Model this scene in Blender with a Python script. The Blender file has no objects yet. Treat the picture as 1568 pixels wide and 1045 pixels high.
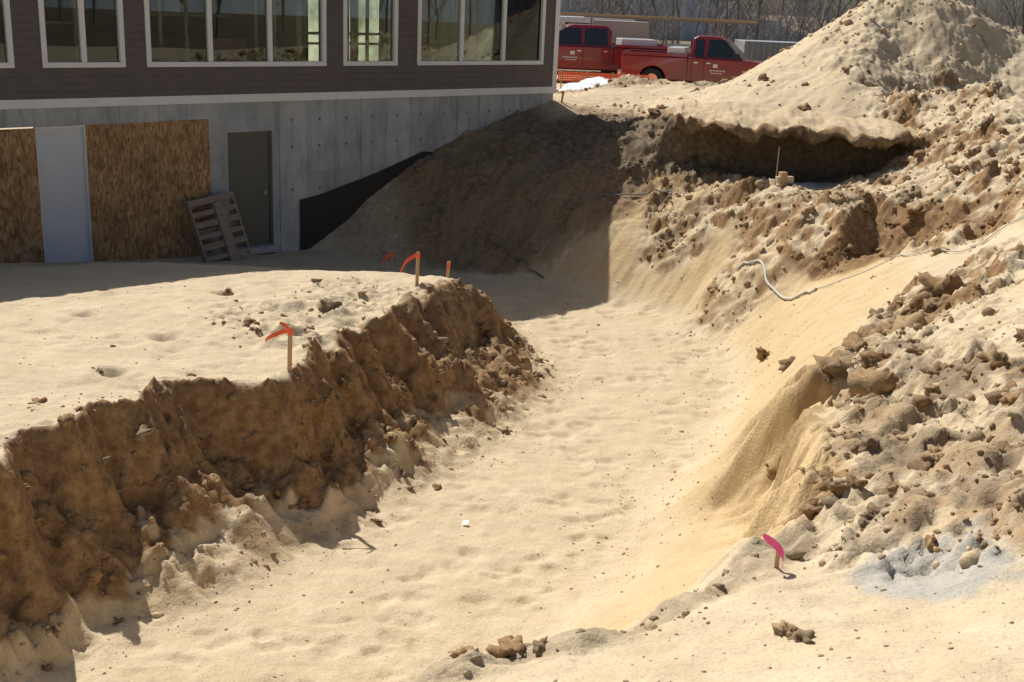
import bpy, bmesh, math, numpy as np, random
from mathutils import Vector, Matrix, noise as mnoise
from mathutils.geometry import delaunay_2d_cdt
random.seed(7); rng=np.random.default_rng(7)
scene=bpy.context.scene
# ------------------------------------------------ terrain points derived from image pixels at assumed heights (metres, world x,y,z)
def zz(xy,z):
    z=z if hasattr(z,'__len__') else [z]*len(xy)
    return [(a[0],a[1],b) for a,b in zip(xy,z)]
P={}
P['toeL']=zz([(-4.08,6.72),(-3.42,7.53),(-2.98,8.13),(-2.36,8.83),(-1.84,9.68),(-.93,11.12),(-.42,12.08),(.17,13.43),(.66,14.77),(.54,15.78),(.06,17.05),(-.39,18.35)],0)
P['crestL']=zz([(-4.2,7.51),(-4.0,8.34),(-3.86,9.01),(-3.74,9.43),(-3.43,9.91),(-3.3,10.3),(-2.8,10.48),(-2.3,10.85),(-2.02,11.91),(-1.68,13.11),(-1.26,14.51),(-.82,15.88),(-.58,15.86)],[1.38,1.38,1.38,1.38,1.35,1.35,1.3,1.3,1.3,1.28,1.22,1.15,1.05])
P['faceL']=zz([(-4.12,7.46),(-3.93,8.05),(-3.62,8.3),(-3.38,8.95),(-2.97,9.9),(-2.2,10.5),(-1.75,11.5),(-1.3,12.4),(-.7,14.2),(-.25,15.82)],[.85,.82,.68,.65,.62,.5,.55,.45,.5,.35])
P['topL']=zz([(-4.95,10.48),(-4.3,12.33),(-3.0,13.11),(-5.68,13.97),(-2.1,14.98)],[1.4,1.3,1.3,1.2,1.2])
P['backL']=zz([(-8.39,15.66),(-7.27,15.66),(-6.09,16.24),(-4.44,16.48),(-2.77,16.38),(-1.63,16.47)],1.1)
P['toeR']=zz([(-2.37,21.37),(-.86,21.29),(.51,20.43),(1.42,19.6),(1.97,19.24),(2.67,18.42),(3.15,16.99),(3.27,15.41),(3.03,14.28),(2.45,12.82),(1.87,11.59),(1.41,10.56),(.97,9.43),(.47,8.63)],[.12,.08,.03]+[0]*11)
P['dark']=zz([(-.43,22.38),(-1.18,22.09),(1.07,22.24),(1.32,21.21),(.12,21.44)],[1.3,.8,1.9,1.2,.6])
P['topdark']=zz([(1.02,25.3),(1.29,23.4),(2.26,22.64),(3.15,24.24)],[2.6,2.3,2.6,2.8])
P['berm']=zz([(1.68,30.36),(2.71,30.79),(3.59,32.64),(5.32,34.39),(5.32,29.97)],[2.9,3.2,3.3,3.2,3.2])
P['r1']=zz([(2.23,26.38),(2.58,22.19),(2.53,21.35),(2.43,19.91)],[2.7,2.1,1.6,.9])
P['ridge']=zz([(3.22,22.2),(3.2,21.05),(4.16,20.54),(4.45,19.13),(5.9,19.22)],[2.0,1.8,2.1,2.05,2.1])
P['smoothtop']=zz([(2.72,19.35),(3.53,17.65),(4.28,15.76),(3.66,13.21)],[.8,.9,1.2,1.25])
P['cliffbase']=zz([(3.1,11.5,),(2.72,10.6),(2.42,9.6),(2.2,8.7),(1.85,7.7),(1.5,6.9)],[1.0,.85,.68,.68,.85,1.1])
P['cliffcrest']=zz([(3.0,10.85),(2.62,9.8),(2.45,8.75),(2.25,7.95),(2.02,7.15),(1.8,6.25),(1.5,5.88),(1.11,5.45),(.73,5.11),(.33,4.74),(.11,4.75),(-.36,4.47)],[1.78,1.95,2.0,2.03,2.07,2.05,2.05,2.1,2.1,2.1,2.1,2.1])
P['near']=zz([(3.02,9.72),(3.17,8.78),(3.05,7.49),(3.49,7.38),(2.78,6.42),(2.86,5.83),(2.25,5.75),(1.89,5.64),(1.94,4.77),(2.46,4.86),(1.23,4.36),(.37,4.08),(1.97,3.75)],[1.98,2.1,2.3,2.6,2.4,2.5,2.35,2.15,2.3,2.45,2.35,2.3,2.6])
P['mid']=zz([(4.21,11.59),(4.22,9.13),(5.17,12.46),(4.94,12.72),(6.71,15.18),(5.35,11.82)],[1.9,2.6,2.3,2.0,2.8,2.6])
P['scarp']=zz([(4.99,17.43),(5.51,17.85),(6.17,16.89),(6.05,15.28)],[2.1,2.2,2.35,2.4])
P['scarpb']=zz([(4.85,16.75),(5.46,17.0),(6.0,16.4),(6.26,15.26)],[1.45,1.5,1.75,2.1])
P['behind']=zz([(6.81,19.87),(8.41,22.92),(7.09,16.34),(7.8,18.03)],[2.6,2.9,3.0,3.4])
P['pile']=zz([(4.49,26.06),(5.3,25.29),(6.47,26.41),(6.35,22.87),(8.21,21.12)],[3.4,3.9,4.6,3.7,3.9])
# ---------------------------------------------------------------- helpers
def link(o,parent=None):
    scene.collection.objects.link(o)
    if parent: o.parent=parent
    return o
def empty(name,loc=(0,0,0),rz=0):
    e=bpy.data.objects.new(name,None); e.location=loc; e.rotation_euler=(0,0,rz); e.empty_display_size=.3
    return link(e)
def mesh(name,verts,faces,mat=None,parent=None,smooth=False):
    m=bpy.data.meshes.new(name); m.from_pydata([tuple(v) for v in verts],[],faces); m.update()
    if smooth: m.polygons.foreach_set('use_smooth',[True]*len(m.polygons))
    o=bpy.data.objects.new(name,m)
    if mat: m.materials.append(mat)
    return link(o,parent)
def np_mesh(name,V,Fa,mat,parent=None,smooth=False,cols=None):
    V=np.asarray(V,dtype=np.float32);Fa=np.asarray(Fa,dtype=np.int32)
    k=Fa.shape[1];m=bpy.data.meshes.new(name)
    m.vertices.add(len(V));m.vertices.foreach_set('co',V.ravel())
    m.loops.add(Fa.size);m.loops.foreach_set('vertex_index',Fa.ravel())
    m.polygons.add(len(Fa));m.polygons.foreach_set('loop_start',np.arange(len(Fa),dtype=np.int32)*k)
    m.polygons.foreach_set('loop_total',np.full(len(Fa),k,dtype=np.int32))
    if smooth: m.polygons.foreach_set('use_smooth',np.ones(len(Fa),dtype=bool))
    m.update(calc_edges=True)
    if cols is not None:
        a=m.color_attributes.new('soil','FLOAT_COLOR','POINT');a.data.foreach_set('color',np.asarray(cols,dtype=np.float32).ravel())
    m.materials.append(mat)
    return link(bpy.data.objects.new(name,m),parent)
def boxes(name,lst,mat,parent=None,bevel=0):
    v=[];f=[]
    for (x0,x1,y0,y1,z0,z1) in lst:
        n=len(v)
        v+=[(x0,y0,z0),(x1,y0,z0),(x1,y1,z0),(x0,y1,z0),(x0,y0,z1),(x1,y0,z1),(x1,y1,z1),(x0,y1,z1)]
        f+=[(n,n+3,n+2,n+1),(n+4,n+5,n+6,n+7),(n,n+1,n+5,n+4),(n+1,n+2,n+6,n+5),(n+2,n+3,n+7,n+6),(n+3,n,n+4,n+7)]
    o=mesh(name,v,f,mat,parent)
    if bevel:
        b=o.modifiers.new('bevel','BEVEL');b.width=bevel;b.segments=2;b.limit_method='ANGLE'
    return o
def newmat(name):
    m=bpy.data.materials.new(name);m.use_nodes=True
    nt=m.node_tree;return m,nt,nt.nodes['Principled BSDF']
def N(nt,t,**kw):
    n=nt.nodes.new(t)
    for k,v in kw.items(): setattr(n,k,v)
    return n
def noise_node(nt,scale,detail=4,rough=.6,coord=None,stretch=None):
    n=N(nt,'ShaderNodeTexNoise');n.inputs['Scale'].default_value=scale;n.inputs['Detail'].default_value=detail;n.inputs['Roughness'].default_value=rough
    tc=N(nt,'ShaderNodeTexCoord')
    if stretch:
        mp=N(nt,'ShaderNodeMapping');mp.inputs['Scale'].default_value=stretch
        nt.links.new(tc.outputs['Object'],mp.inputs[0]);nt.links.new(mp.outputs[0],n.inputs['Vector'])
    else: nt.links.new(tc.outputs['Object'],n.inputs['Vector'])
    return n
def ramp(nt,src,stops):
    r=N(nt,'ShaderNodeValToRGB');e=r.color_ramp.elements
    while len(e)<len(stops): e.new(.5)
    for i,(p,c) in enumerate(stops):
        e[i].position=p;e[i].color=(c[0],c[1],c[2],1) if hasattr(c,'__len__') else (c,c,c,1)
    nt.links.new(src,r.inputs[0]);return r.outputs[0]
def mix(nt,fac,a,b,mode='MIX'):
    m=N(nt,'ShaderNodeMix',data_type='RGBA',blend_type=mode)
    for sock,val in ((m.inputs[0],fac),(m.inputs[6],a),(m.inputs[7],b)):
        if isinstance(val,bpy.types.NodeSocket): nt.links.new(val,sock)
        elif hasattr(val,'__len__'): sock.default_value=(*val[:3],1)
        else: sock.default_value=val
    return m.outputs[2]
def bump(nt,bs,h,strength,dist,prev=None):
    b=N(nt,'ShaderNodeBump');b.inputs['Strength'].default_value=strength;b.inputs['Distance'].default_value=dist
    nt.links.new(h,b.inputs['Height'])
    if prev: nt.links.new(prev,b.inputs['Normal'])
    nt.links.new(b.outputs[0],bs.inputs['Normal']);return b.outputs[0]
def simple(name,c,c2=None,scale=6,rough=.7,metal=0,bs=0,stretch=None,spec=None,coat=0):
    m,nt,p=newmat(name)
    if c2 is None: c2=tuple(x*.8 for x in c)
    n=noise_node(nt,scale,4,.65,stretch=stretch)
    nt.links.new(ramp(nt,n.outputs['Fac'],[(.3,c),(.7,c2)]),p.inputs['Base Color'])
    p.inputs['Roughness'].default_value=rough;p.inputs['Metallic'].default_value=metal
    if spec is not None: p.inputs['Specular IOR Level'].default_value=spec
    if coat: p.inputs['Coat Weight'].default_value=coat
    if bs: bump(nt,p,n.outputs['Fac'],bs,.02)
    return m

# ---------------------------------------------------------------- noise
def hsh(i,j,seed):
    h=(i.astype(np.int64)*374761393+j.astype(np.int64)*668265263+seed*974634777)&0xffffffff
    h=((h^(h>>13))*1274126177)&0xffffffff
    h=((h^(h>>16))*2246822519)&0xffffffff
    return (h^(h>>15))/4294967296.0
def perlin(x,y,seed=0):
    xi=np.floor(x);yi=np.floor(y);xf=x-xi;yf=y-yi
    u=xf*xf*xf*(xf*(xf*6-15)+10);v=yf*yf*yf*(yf*(yf*6-15)+10)
    def g(a,b):
        t=hsh(xi+a,yi+b,seed)*6.2832
        return np.cos(t)*(xf-a)+np.sin(t)*(yf-b)
    return ((1-u)*g(0,0)+u*g(1,0))*(1-v)+((1-u)*g(0,1)+u*g(1,1))*v
def fbm(x,y,o,seed=0,gain=.5):
    r=0;a=1.
    for k in range(o):
        r=r+a*perlin(x,y,seed+k*17);x=x*2.03+5.1;y=y*2.03+1.7;a*=gain
    return r
def worley(x,y,seed=0):
    xi=np.floor(x);yi=np.floor(y);f1=np.full(x.shape,9.);f2=f1.copy();cid=np.zeros(x.shape)
    for a in(-1,0,1):
        for b in(-1,0,1):
            px=xi+a+hsh(xi+a,yi+b,seed);py=yi+b+hsh(xi+a,yi+b,seed+5)
            d=np.hypot(x-px,y-py);h=hsh(xi+a,yi+b,seed+9)
            c=d<f1;f2=np.where(c,f1,np.minimum(f2,d));cid=np.where(c,h,cid);f1=np.where(c,d,f1)
    return f1,f2,cid
def sstep(a,b,x):
    t=np.clip((x-a)/(b-a),0,1);return t*t*(3-2*t)

# ---------------------------------------------------------------- terrain TIN
wallfoot=[(.68,26.1,2.9),(-1.08,24.45,2.3),(-2.09,23.5,1.8),(-3.0,22.64,1.12),(-3.4,22.3,.7),(-4.05,21.65,.2),(-5.27,20.5,.3),(-7.7,18.2,.55),(-10.04,16,.7),(-13.2,13,.8)]
inside=[(x-.9,y+.95,z) for x,y,z in wallfoot]
P['wallfoot']=wallfoot;P['inside']=inside
P['toeL2']=[(-5.5,5,0),(-8,3.5,0),(-11,2,0)]
P['toeR2']=[(0,7.2,0),(-.9,6.1,0),(-2.4,4.9,0),(-4.6,3.2,0),(-7,1.6,0),(-10,0,0)]
P['rim2']=[(-1,3.7,2.1),(-2.2,2.8,2.2),(-4,1.4,2.4),(-6,0,2.5)]
P['moundback']=[(-1.0,18.6,.12),(-2.5,18.4,.25),(-4.5,18.6,.4),(-6.6,17.6,.55),(-9.5,15.2,.8)]
P['moundleft']=[(-6,8,1.4),(-8,6,1.5),(-11,5,1.6),(-10,10,1.3),(-6,12,1.3),(-5.2,6.6,1.4)]
P['cliff']=[(3.2,22.3,2.95),(4.2,22.4,2.9),(5.5,22.1,2.9),(6.7,21.3,2.9)]
P['cliffb']=[(3.25,22.1,2.1),(4.2,22.15,1.95),(5.4,21.85,1.95),(6.5,21.0,2.15),(4.7,20.7,1.98),(5.5,20.4,2.05)]
P['crustback']=[(3.2,24,3.2),(5,23.6,3.35),(7,22.6,3.6)]
P['pilew']=[(8.6,26.3,5.9),(7.6,26.2,5.35),(9.5,26,5.5),(10.9,26,4.8),(13.5,26,3.4),(8.6,32,2.3),(13,31,2.2),(4,32,2.6),(11,20,3.4),(14,22,3.0)]
P['misc']=[(0,0,3.35),(2.5,0,3.3),(-2,0,3.0),(5,2,3.1),(8,2,3.2),(8,6,3.2),(8,10,3.1),(10,15,3.1),(14,15,3),(-8,.5,.6),
 (2.5,36,2.05),(0,36,2),(8,38,2),(14,38,2),(-5,36,2),(-2.5,29,2),(-10,24,1.6),(-14,20,1.5),(-18,14,1.4),(-14,4,1.8),(-13,-4,2),(0,-6,2.6),(10,-6,2.6),(18,8,2.6),(20,30,2),(1.5,30,2.8),(1.2,27.5,2.85)]
P['far']=[(-40,-40,2),(40,-40,2),(60,60,2),(-60,60,2),(-900,-900,2),(900,-900,2),(900,900,2),(-900,900,2)]
dd={}
for v in P.values():
    for p in v: dd[(round(p[0],2),round(p[1],2))]=p
pts=list(dd.values())
res=delaunay_2d_cdt([Vector(p[:2]) for p in pts],[],[],0,1e-5)
TV=[(v.x,v.y,pts[o[0]][2]) for v,o in zip(res[0],res[3])]
xs=np.concatenate([-10-np.geomspace(900,.06,56),np.arange(-10,11.5,.033),11.5+np.geomspace(.06,900,56)])
yl=[0.5]
while yl[-1]<31: yl.append(yl[-1]+.015+.0014*yl[-1])
ys=np.concatenate([.5-np.geomspace(900,.06,50),np.array(yl),yl[-1]+np.geomspace(.08,900,66)])
X,Y=np.meshgrid(xs,ys);nr,nc=X.shape
Z=np.full(X.shape,2.0)
for t in res[2]:
    a,b,c=[TV[i] for i in t]
    c0=max(np.searchsorted(xs,min(a[0],b[0],c[0]))-1,0);c1=np.searchsorted(xs,max(a[0],b[0],c[0]))+1
    r0=max(np.searchsorted(ys,min(a[1],b[1],c[1]))-1,0);r1=np.searchsorted(ys,max(a[1],b[1],c[1]))+1
    x=X[r0:r1,c0:c1];y=Y[r0:r1,c0:c1]
    d=(b[1]-c[1])*(a[0]-c[0])+(c[0]-b[0])*(a[1]-c[1])
    if abs(d)<1e-9: continue
    l1=((b[1]-c[1])*(x-c[0])+(c[0]-b[0])*(y-c[1]))/d
    l2=((c[1]-a[1])*(x-c[0])+(a[0]-c[0])*(y-c[1]))/d
    l3=1-l1-l2;m=(l1>=-1e-6)&(l2>=-1e-6)&(l3>=-1e-6)
    z=l1*a[2]+l2*b[2]+l3*c[2];Z[r0:r1,c0:c1][m]=z[m]
def blur(A,n):
    A=A.copy()
    for _ in range(n):
        B=np.pad(A,1,mode='edge');A=(B[:-2,1:-1]+2*B[1:-1,1:-1]+B[2:,1:-1])/4
        B=np.pad(A,1,mode='edge');A=(B[1:-1,:-2]+2*B[1:-1,1:-1]+B[1:-1,2:])/4
    return A
def segd(poly):
    D=np.full(X.shape,99.)
    if len(poly)==1: poly=poly*2
    for p,q in zip(poly[:-1],poly[1:]):
        vx,vy=q[0]-p[0],q[1]-p[1];L=vx*vx+vy*vy+1e-9
        t=np.clip(((X-p[0])*vx+(Y-p[1])*vy)/L,0,1)
        D=np.minimum(D,np.hypot(X-p[0]-t*vx,Y-p[1]-t*vy))
    return D
def near(poly,r,soft=.3):
    return 1-sstep(r,r+soft,segd(poly))
al=X*.5+Y*.86;ac=X*.86-Y*.5
cliffrim=P['cliffcrest'][:6]
mCliff=np.clip(near(cliffrim,.10,.15)+near(P['cliffbase'],.22,.2),0,1)
sharp=np.clip(near(P['crestL'],.25)+near(P['faceL'],.15)+near(P['cliff'],.3)+near(P['cliffb'],.3)+near(cliffrim,.35)+near(P['cliffbase'],.35)+near(P['scarp'],.3)+near(P['scarpb'],.2)+near(wallfoot,.3),0,1)
Z0=blur(Z,2);Zs=blur(Z,55)
Z=Zs*(1-sharp)+Z0*sharp
dC=segd(P['crestL']);dF=segd(P['faceL'])
mLface=np.clip((1-sstep(.12,.3,dC))+(1-sstep(.25,.5,dF)),0,1)
wm=np.clip(near(P['crestL'],.5,.6)+near(P['faceL'],.3,.5),0,1)*.9+near(cliffrim,.4,.5)*.7
def resample(A,xq,yq):
    fx=np.interp(xq,xs,np.arange(nc));fy=np.interp(yq,ys,np.arange(nr))
    j=np.clip(fx.astype(int),0,nc-2);i=np.clip(fy.astype(int),0,nr-2);tx=fx-j;ty=fy-i
    return (A[i,j]*(1-tx)+A[i,j+1]*tx)*(1-ty)+(A[i+1,j]*(1-tx)+A[i+1,j+1]*tx)*ty
wv=wm*(.42*perlin(al*1.05,ac*.25,201)+.34*perlin(al*2.7,ac*.7,202)+.18*perlin(al*6.5,ac*2,203)+.07*perlin(al*15,ac*6,204))
Z=resample(Z,X+.86*wv,Y-.5*wv);mLface=resample(mLface,X+.86*wv,Y-.5*wv);mCliff=resample(mCliff,X+.86*wv,Y-.5*wv)
gx=np.gradient(Z,axis=1)/np.gradient(X,axis=1);gy=np.gradient(Z,axis=0)/np.gradient(Y,axis=0)
slope0=blur(np.hypot(gx,gy),2)
mLtalus=near(P['toeL'],.35,.4)*sstep(-.02,.1,Z)
mEnd=near([P['toeL'][7],P['toeL'][8],P['toeL'][9],(-.3,15.4),(-.5,14)],.5,.5)*sstep(.05,.25,Z)
mLow=near(P['faceL'],.45,.4)*sstep(.1,.3,Z)*(1-sstep(1.0,1.15,Z))
mLtop=near([P['topL'][2],(-2.5,12.4,0),P['topL'][4],P['crestL'][10]],.45,.45)
mScarp=near(P['scarp'],.5,.4)
mR=np.clip(near(P['ridge'],.5,.5)+mScarp+near(P['mid'][0:1]+P['mid'][3:4]+P['mid'][2:3],.6,.5)+near([P['mid'][4],P['behind'][2],P['behind'][0],P['behind'][1]],.9,.6)+near([(3.0,20,1.3),P['ridge'][1]],.6,.4)+.7*near([P['smoothtop'][1],(4.3,18.4,1.6),P['scarp'][0]],.5,.5),0,1)
mN=np.clip(near([P['near'][0],P['near'][1],P['near'][2],P['near'][4],P['near'][6],cliffrim[4]],.35,.4)+near([P['near'][4],P['near'][5],P['near'][3]],.5,.4)+near([P['mid'][0],P['near'][2],P['mid'][1]],.5,.6)*.6+.8*near([(3.15,11.2),(3.4,10.4),(3.0,9.5)],.35,.3),0,1)
mN=mN*(1-.9*mCliff*sstep(.5,1.2,slope0))
mRim=near(P['cliffcrest'][5:],.10,.2)
mB=np.clip(near(P['berm'],1.0,.8)+near([P['r1'][0],P['topdark'][1],P['topdark'][2]],.5,.5)*.5,0,1)
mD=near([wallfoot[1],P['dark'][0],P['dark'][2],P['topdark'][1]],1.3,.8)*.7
mShade=near([(-2.0,22.6),(0,22.6),(1.2,22.8),(1.0,24.5)],1.3,1.0)  # soil tinted moist and darker here, deepening the building's shade on the slope
mPit=near(P['cliffb'][:4],.4,.3)  # pit wall soil coloured darker to deepen the shade under the crust
mP=near([P['pile'][0],P['pile'][1],P['pilew'][0]],1.8,1.0)*.28+near([P['pile'][4],P['pilew'][0],(9.5,24)],1.6,1)*.4
onface=mLface*sstep(.35,.95,slope0)
R=np.clip(onface*.95+mLface*.35+mLtalus*.4+mLow*.6+mEnd*.8+mLtop*.6+mR*.95+mN+mRim*.7+mB*.7+mD*.8+mPit*.5+mP+mCliff*.5,0,1)
patch=sstep(-.25,.3,fbm(X*.9,Y*.9,3,31))
R2=R*(.4+.6*patch)
wx=X+.16*perlin(X*3,Y*3,70)+.05*perlin(X*11,Y*11,72);wy=Y+.16*perlin(X*3,Y*3,71)+.05*perlin(X*11,Y*11,73)
f1,f2,cid=worley(wx*2.6,wy*2.6,3);blk=(cid-.4)*sstep(0,.5,f2-f1)
g1,g2,cid2=worley(wx*6.5,wy*6.5,13);blk2=(cid2-.4)*sstep(0,.5,g2-g1)
h1,h2,cid3=worley(wx*15,wy*15,23);blk3=(cid3-.4)*sstep(0,.5,h2-h1)
Z+=R2*(.17*blk+.11*blk2+.05*blk3)*(1+.4*mR+.25*mN)+R*.15*fbm(X*2,Y*2,6,40,.6)+R*.04*np.abs(fbm(X*9,Y*9,3,44))
flute=np.abs(perlin(al*1.9+.3*perlin(X,Y,8),ac*.35,50));flute2=perlin(al*6,ac*.8,51)
Z+=onface*(.05-.35*flute)*.7+np.clip(onface+mLtalus,0,1)*.06*flute2
Z+=mLtalus*.10*perlin(al*2.2,ac*.5,59)
Z+=mCliff*sstep(.6,1.2,slope0)*(.20*perlin(al*3.5,ac*.5,55)+.12*perlin(al*9,ac,56))
mRs=near(P['toeR'][3:10],.9,.8)*sstep(.05,.3,Z)*(1-R)
Z+=mRs*sstep(17.5,15,Y)*.014*perlin(al*9,ac*.7,52)
t1=.7*X-.7*Y;t2=.7*X+.7*Y
Z+=near(P['toeR'][2:7],1.3,.7)*sstep(.03,.3,Z)*(1-R)*(.035*perlin(t1*5,t2*.45,57)+.015*perlin(t1*12,t2*.8,58))
soft=(1-R);floor=1-sstep(.04,.18,Z)
Z+=soft*(.035*fbm(X*.7,Y*.7,3,60)+.016*fbm(X*4,Y*4,4,61))
p1,p2,_=worley(wx*2.4,wy*3.1,77);dimple=-(1-sstep(.1,.42,p1))
Z+=soft*.04*dimple*(floor*.9+.5*(Z>1))*sstep(-.25,.15,perlin(X*.8,Y*.8,9))
Z+=soft*.011*np.abs(perlin(X*7,Y*7,66))
HOLES=[(-3.70,14.16,.12),(-3.79,11.97,.17),(-3.86,10.53,.12),(-2.33,12.26,.15),(-2.8,13.3,.2),(-2.5,13.9,.15),(-2.7,12.2,.14),(-5.0,12.8,.14)]
for hx,hy,r in HOLES: Z-=.18*np.exp(-((X-hx)**2+(Y-hy)**2)/(r*r))-.06*np.exp(-((X-hx)**2+(Y-hy)**2)/(4*r*r))
Z=np.maximum(Z,-.15)
gx=np.gradient(Z,axis=1)/np.gradient(X,axis=1);gy=np.gradient(Z,axis=0)/np.gradient(Y,axis=0)
slope=blur(np.hypot(gx,gy),2)
nz=fbm(X*1.3,Y*1.3,4,90);nz2=fbm(X*2.5,Y*2.5,4,97)
dist=np.hypot(X,Y)
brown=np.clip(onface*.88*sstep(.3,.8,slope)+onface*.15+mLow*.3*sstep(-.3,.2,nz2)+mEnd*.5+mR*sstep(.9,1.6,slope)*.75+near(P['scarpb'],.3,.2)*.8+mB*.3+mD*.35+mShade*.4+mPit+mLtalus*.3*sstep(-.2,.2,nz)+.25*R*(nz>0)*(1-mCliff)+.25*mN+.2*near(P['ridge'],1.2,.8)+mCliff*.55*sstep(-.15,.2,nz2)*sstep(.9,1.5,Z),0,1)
dark=np.clip(mN*.55*sstep(-.3,.25,nz2)+mRim*.5+.4*mR*sstep(.0,.3,nz)+mEnd*.25+onface*.15+near(P['toeL'][1:8],.03,.12)*.5*sstep(-.2,.3,fbm(X*3,Y*3,3,95))+mD*.3+mShade*.3+mB*.4+mPit*.75+sstep(42,60,dist)+sstep(13,17,X),0,1)*(1-.8*mCliff)  # unseen ground far to the right darkened to tone down window reflections
yel=np.clip(near(P['toeR'][4:],1.6,.8)*sstep(.02,.4,Z)*(1-R)*.8+mCliff*.95+near(P['scarpb'],.35,.2)*.6+near([P['ridge'][1],P['r1'][2]],.5,.3)*.5+.08*floor+.2*mLtalus,0,1)
cem=(1-sstep(.75,1.15,np.hypot((X-2.22)/.42,(Y-5.25)/.36)+.5*fbm(X*4,Y*4,3,140)))
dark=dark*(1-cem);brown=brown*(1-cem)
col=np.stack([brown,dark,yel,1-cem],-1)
I=np.arange(nr*nc).reshape(nr,nc)
Fq=np.stack([I[:-1,:-1],I[:-1,1:],I[1:,1:],I[1:,:-1]],-1).reshape(-1,4)
def H(x,y):
    j=min(max(np.searchsorted(xs,x)-1,0),nc-2);i=min(max(np.searchsorted(ys,y)-1,0),nr-2)
    tx=(x-xs[j])/(xs[j+1]-xs[j]);ty=(y-ys[i])/(ys[i+1]-ys[i])
    return float((Z[i,j]*(1-tx)+Z[i,j+1]*tx)*(1-ty)+(Z[i+1,j]*(1-tx)+Z[i+1,j+1]*tx)*ty)

def soil_material():
    m,nt,p=newmat('sandy_soil')
    at=N(nt,'ShaderNodeAttribute',attribute_name='soil')
    sp=N(nt,'ShaderNodeSeparateColor');nt.links.new(at.outputs['Color'],sp.inputs[0])
    n1=noise_node(nt,2.2,3,.6);n2=noise_node(nt,45,3,.75);n4=noise_node(nt,9,5,.7)
    sand=ramp(nt,n1.outputs['Fac'],[(.3,(.57,.45,.293)),(.7,(.665,.54,.365))])
    yell=ramp(nt,n1.outputs['Fac'],[(.3,(.57,.41,.215)),(.7,(.635,.47,.262))])
    brn=ramp(nt,n4.outputs['Fac'],[(.3,(.17,.10,.048)),(.5,(.30,.185,.092)),(.72,(.46,.305,.165))])
    drk=ramp(nt,n4.outputs['Fac'],[(.3,(.10,.077,.052)),(.7,(.34,.262,.175))])
    def fac(ch,lo,hi):
        a=N(nt,'ShaderNodeMath',operation='MULTIPLY_ADD');nt.links.new(n4.outputs['Fac'],a.inputs[0]);a.inputs[1].default_value=.9;nt.links.new(sp.outputs[ch],a.inputs[2])
        r=N(nt,'ShaderNodeMapRange');nt.links.new(a.outputs[0],r.inputs[0]);r.inputs[1].default_value=lo;r.inputs[2].default_value=hi;return r.outputs[0]
    c=mix(nt,sp.outputs[2],sand,yell)
    c=mix(nt,fac(0,.65,1.15),c,brn)
    c=mix(nt,fac(1,.7,1.2),c,drk)
    c=mix(nt,at.outputs['Alpha'],(.46,.425,.36),c)
    g=ramp(nt,n2.outputs['Fac'],[(.3,.74),(.5,1.),(.75,1.1)])
    c=mix(nt,.8,c,g,'MULTIPLY')
    v=N(nt,'ShaderNodeTexVoronoi');v.inputs['Scale'].default_value=26
    tc=N(nt,'ShaderNodeTexCoord');nt.links.new(tc.outputs['Object'],v.inputs['Vector'])
    vr=ramp(nt,v.outputs['Distance'],[(.07,1.),(.11,0.)])
    v2=ramp(nt,v.outputs['Color'],[(.66,0.),(.7,1.)])
    pm=mix(nt,1.,vr,v2,'MULTIPLY')
    c=mix(nt,pm,c,(.13,.10,.075))
    nt.links.new(c,p.inputs['Base Color']);p.inputs['Roughness'].default_value=.95;p.inputs['Specular IOR Level'].default_value=.12
    h=N(nt,'ShaderNodeMath',operation='MULTIPLY_ADD');nt.links.new(n2.outputs['Fac'],h.inputs[0]);h.inputs[1].default_value=.35;nt.links.new(n4.outputs['Fac'],h.inputs[2])
    bump(nt,p,h.outputs[0],.5,.045)
    return m
soil=soil_material()
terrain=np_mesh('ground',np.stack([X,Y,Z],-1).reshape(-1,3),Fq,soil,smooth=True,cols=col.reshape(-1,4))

# ---------------------------------------------------------------- clods
def rocks(npos,R,name,colf,variants=10,sub=2,flat=.75,jag=.35):
    base=[]
    for k in range(variants):
        bm=bmesh.new();bmesh.ops.create_icosphere(bm,subdivisions=sub,radius=1)
        for v in bm.verts:
            n=v.co.normalized();d=1+jag*mnoise.noise(n*1.3+Vector((k*7,0,0)))+jag*.8*mnoise.noise(n*2.9+Vector((0,k*5,0)))+jag*.5*mnoise.noise(n*7+Vector((0,0,k*5)))
            v.co=n*d
        vv=np.array([v.co[:] for v in bm.verts]);ff=np.array([[v.index for v in f.verts] for f in bm.faces]);bm.free();base.append((vv,ff))
    VV=[];FF=[];CC=[];off=0
    for (x,y,z),r in zip(npos,R):
        vv,ff=base[rng.integers(variants)]
        q=Matrix.Rotation(rng.random()*6.28,3,'Z')@Matrix.Rotation(rng.normal()*.6,3,'X')
        v=(vv*np.array([1,rng.uniform(.55,1),flat*rng.uniform(.6,1.1)]))@np.array(q).T*r+np.array([x,y,z+r*.15])
        VV.append(v);FF.append(ff+off);off+=len(v)
        c=colf(x,y);CC.append(np.tile([*c,1],(len(v),1)))
    return np_mesh(name,np.concatenate(VV),np.concatenate(FF),soil,smooth=False,cols=np.concatenate(CC))
def ij(x,y): return min(np.searchsorted(ys,y),nr-1),min(np.searchsorted(xs,x),nc-1)
def sampleR(n,fn):
    out=[]
    while len(out)<n:
        x=rng.uniform(-7.5,11,4000);y=rng.uniform(3,31,4000)
        j=np.clip(np.searchsorted(xs,x),0,nc-1);i=np.clip(np.searchsorted(ys,y),0,nr-1)
        k=rng.random(4000)<fn(i,j)
        out+=list(zip(x[k],y[k]))
    return out[:n]
cl=sstep(-.05,.4,fbm(X*1.7,Y*1.7,3,120))
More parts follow.
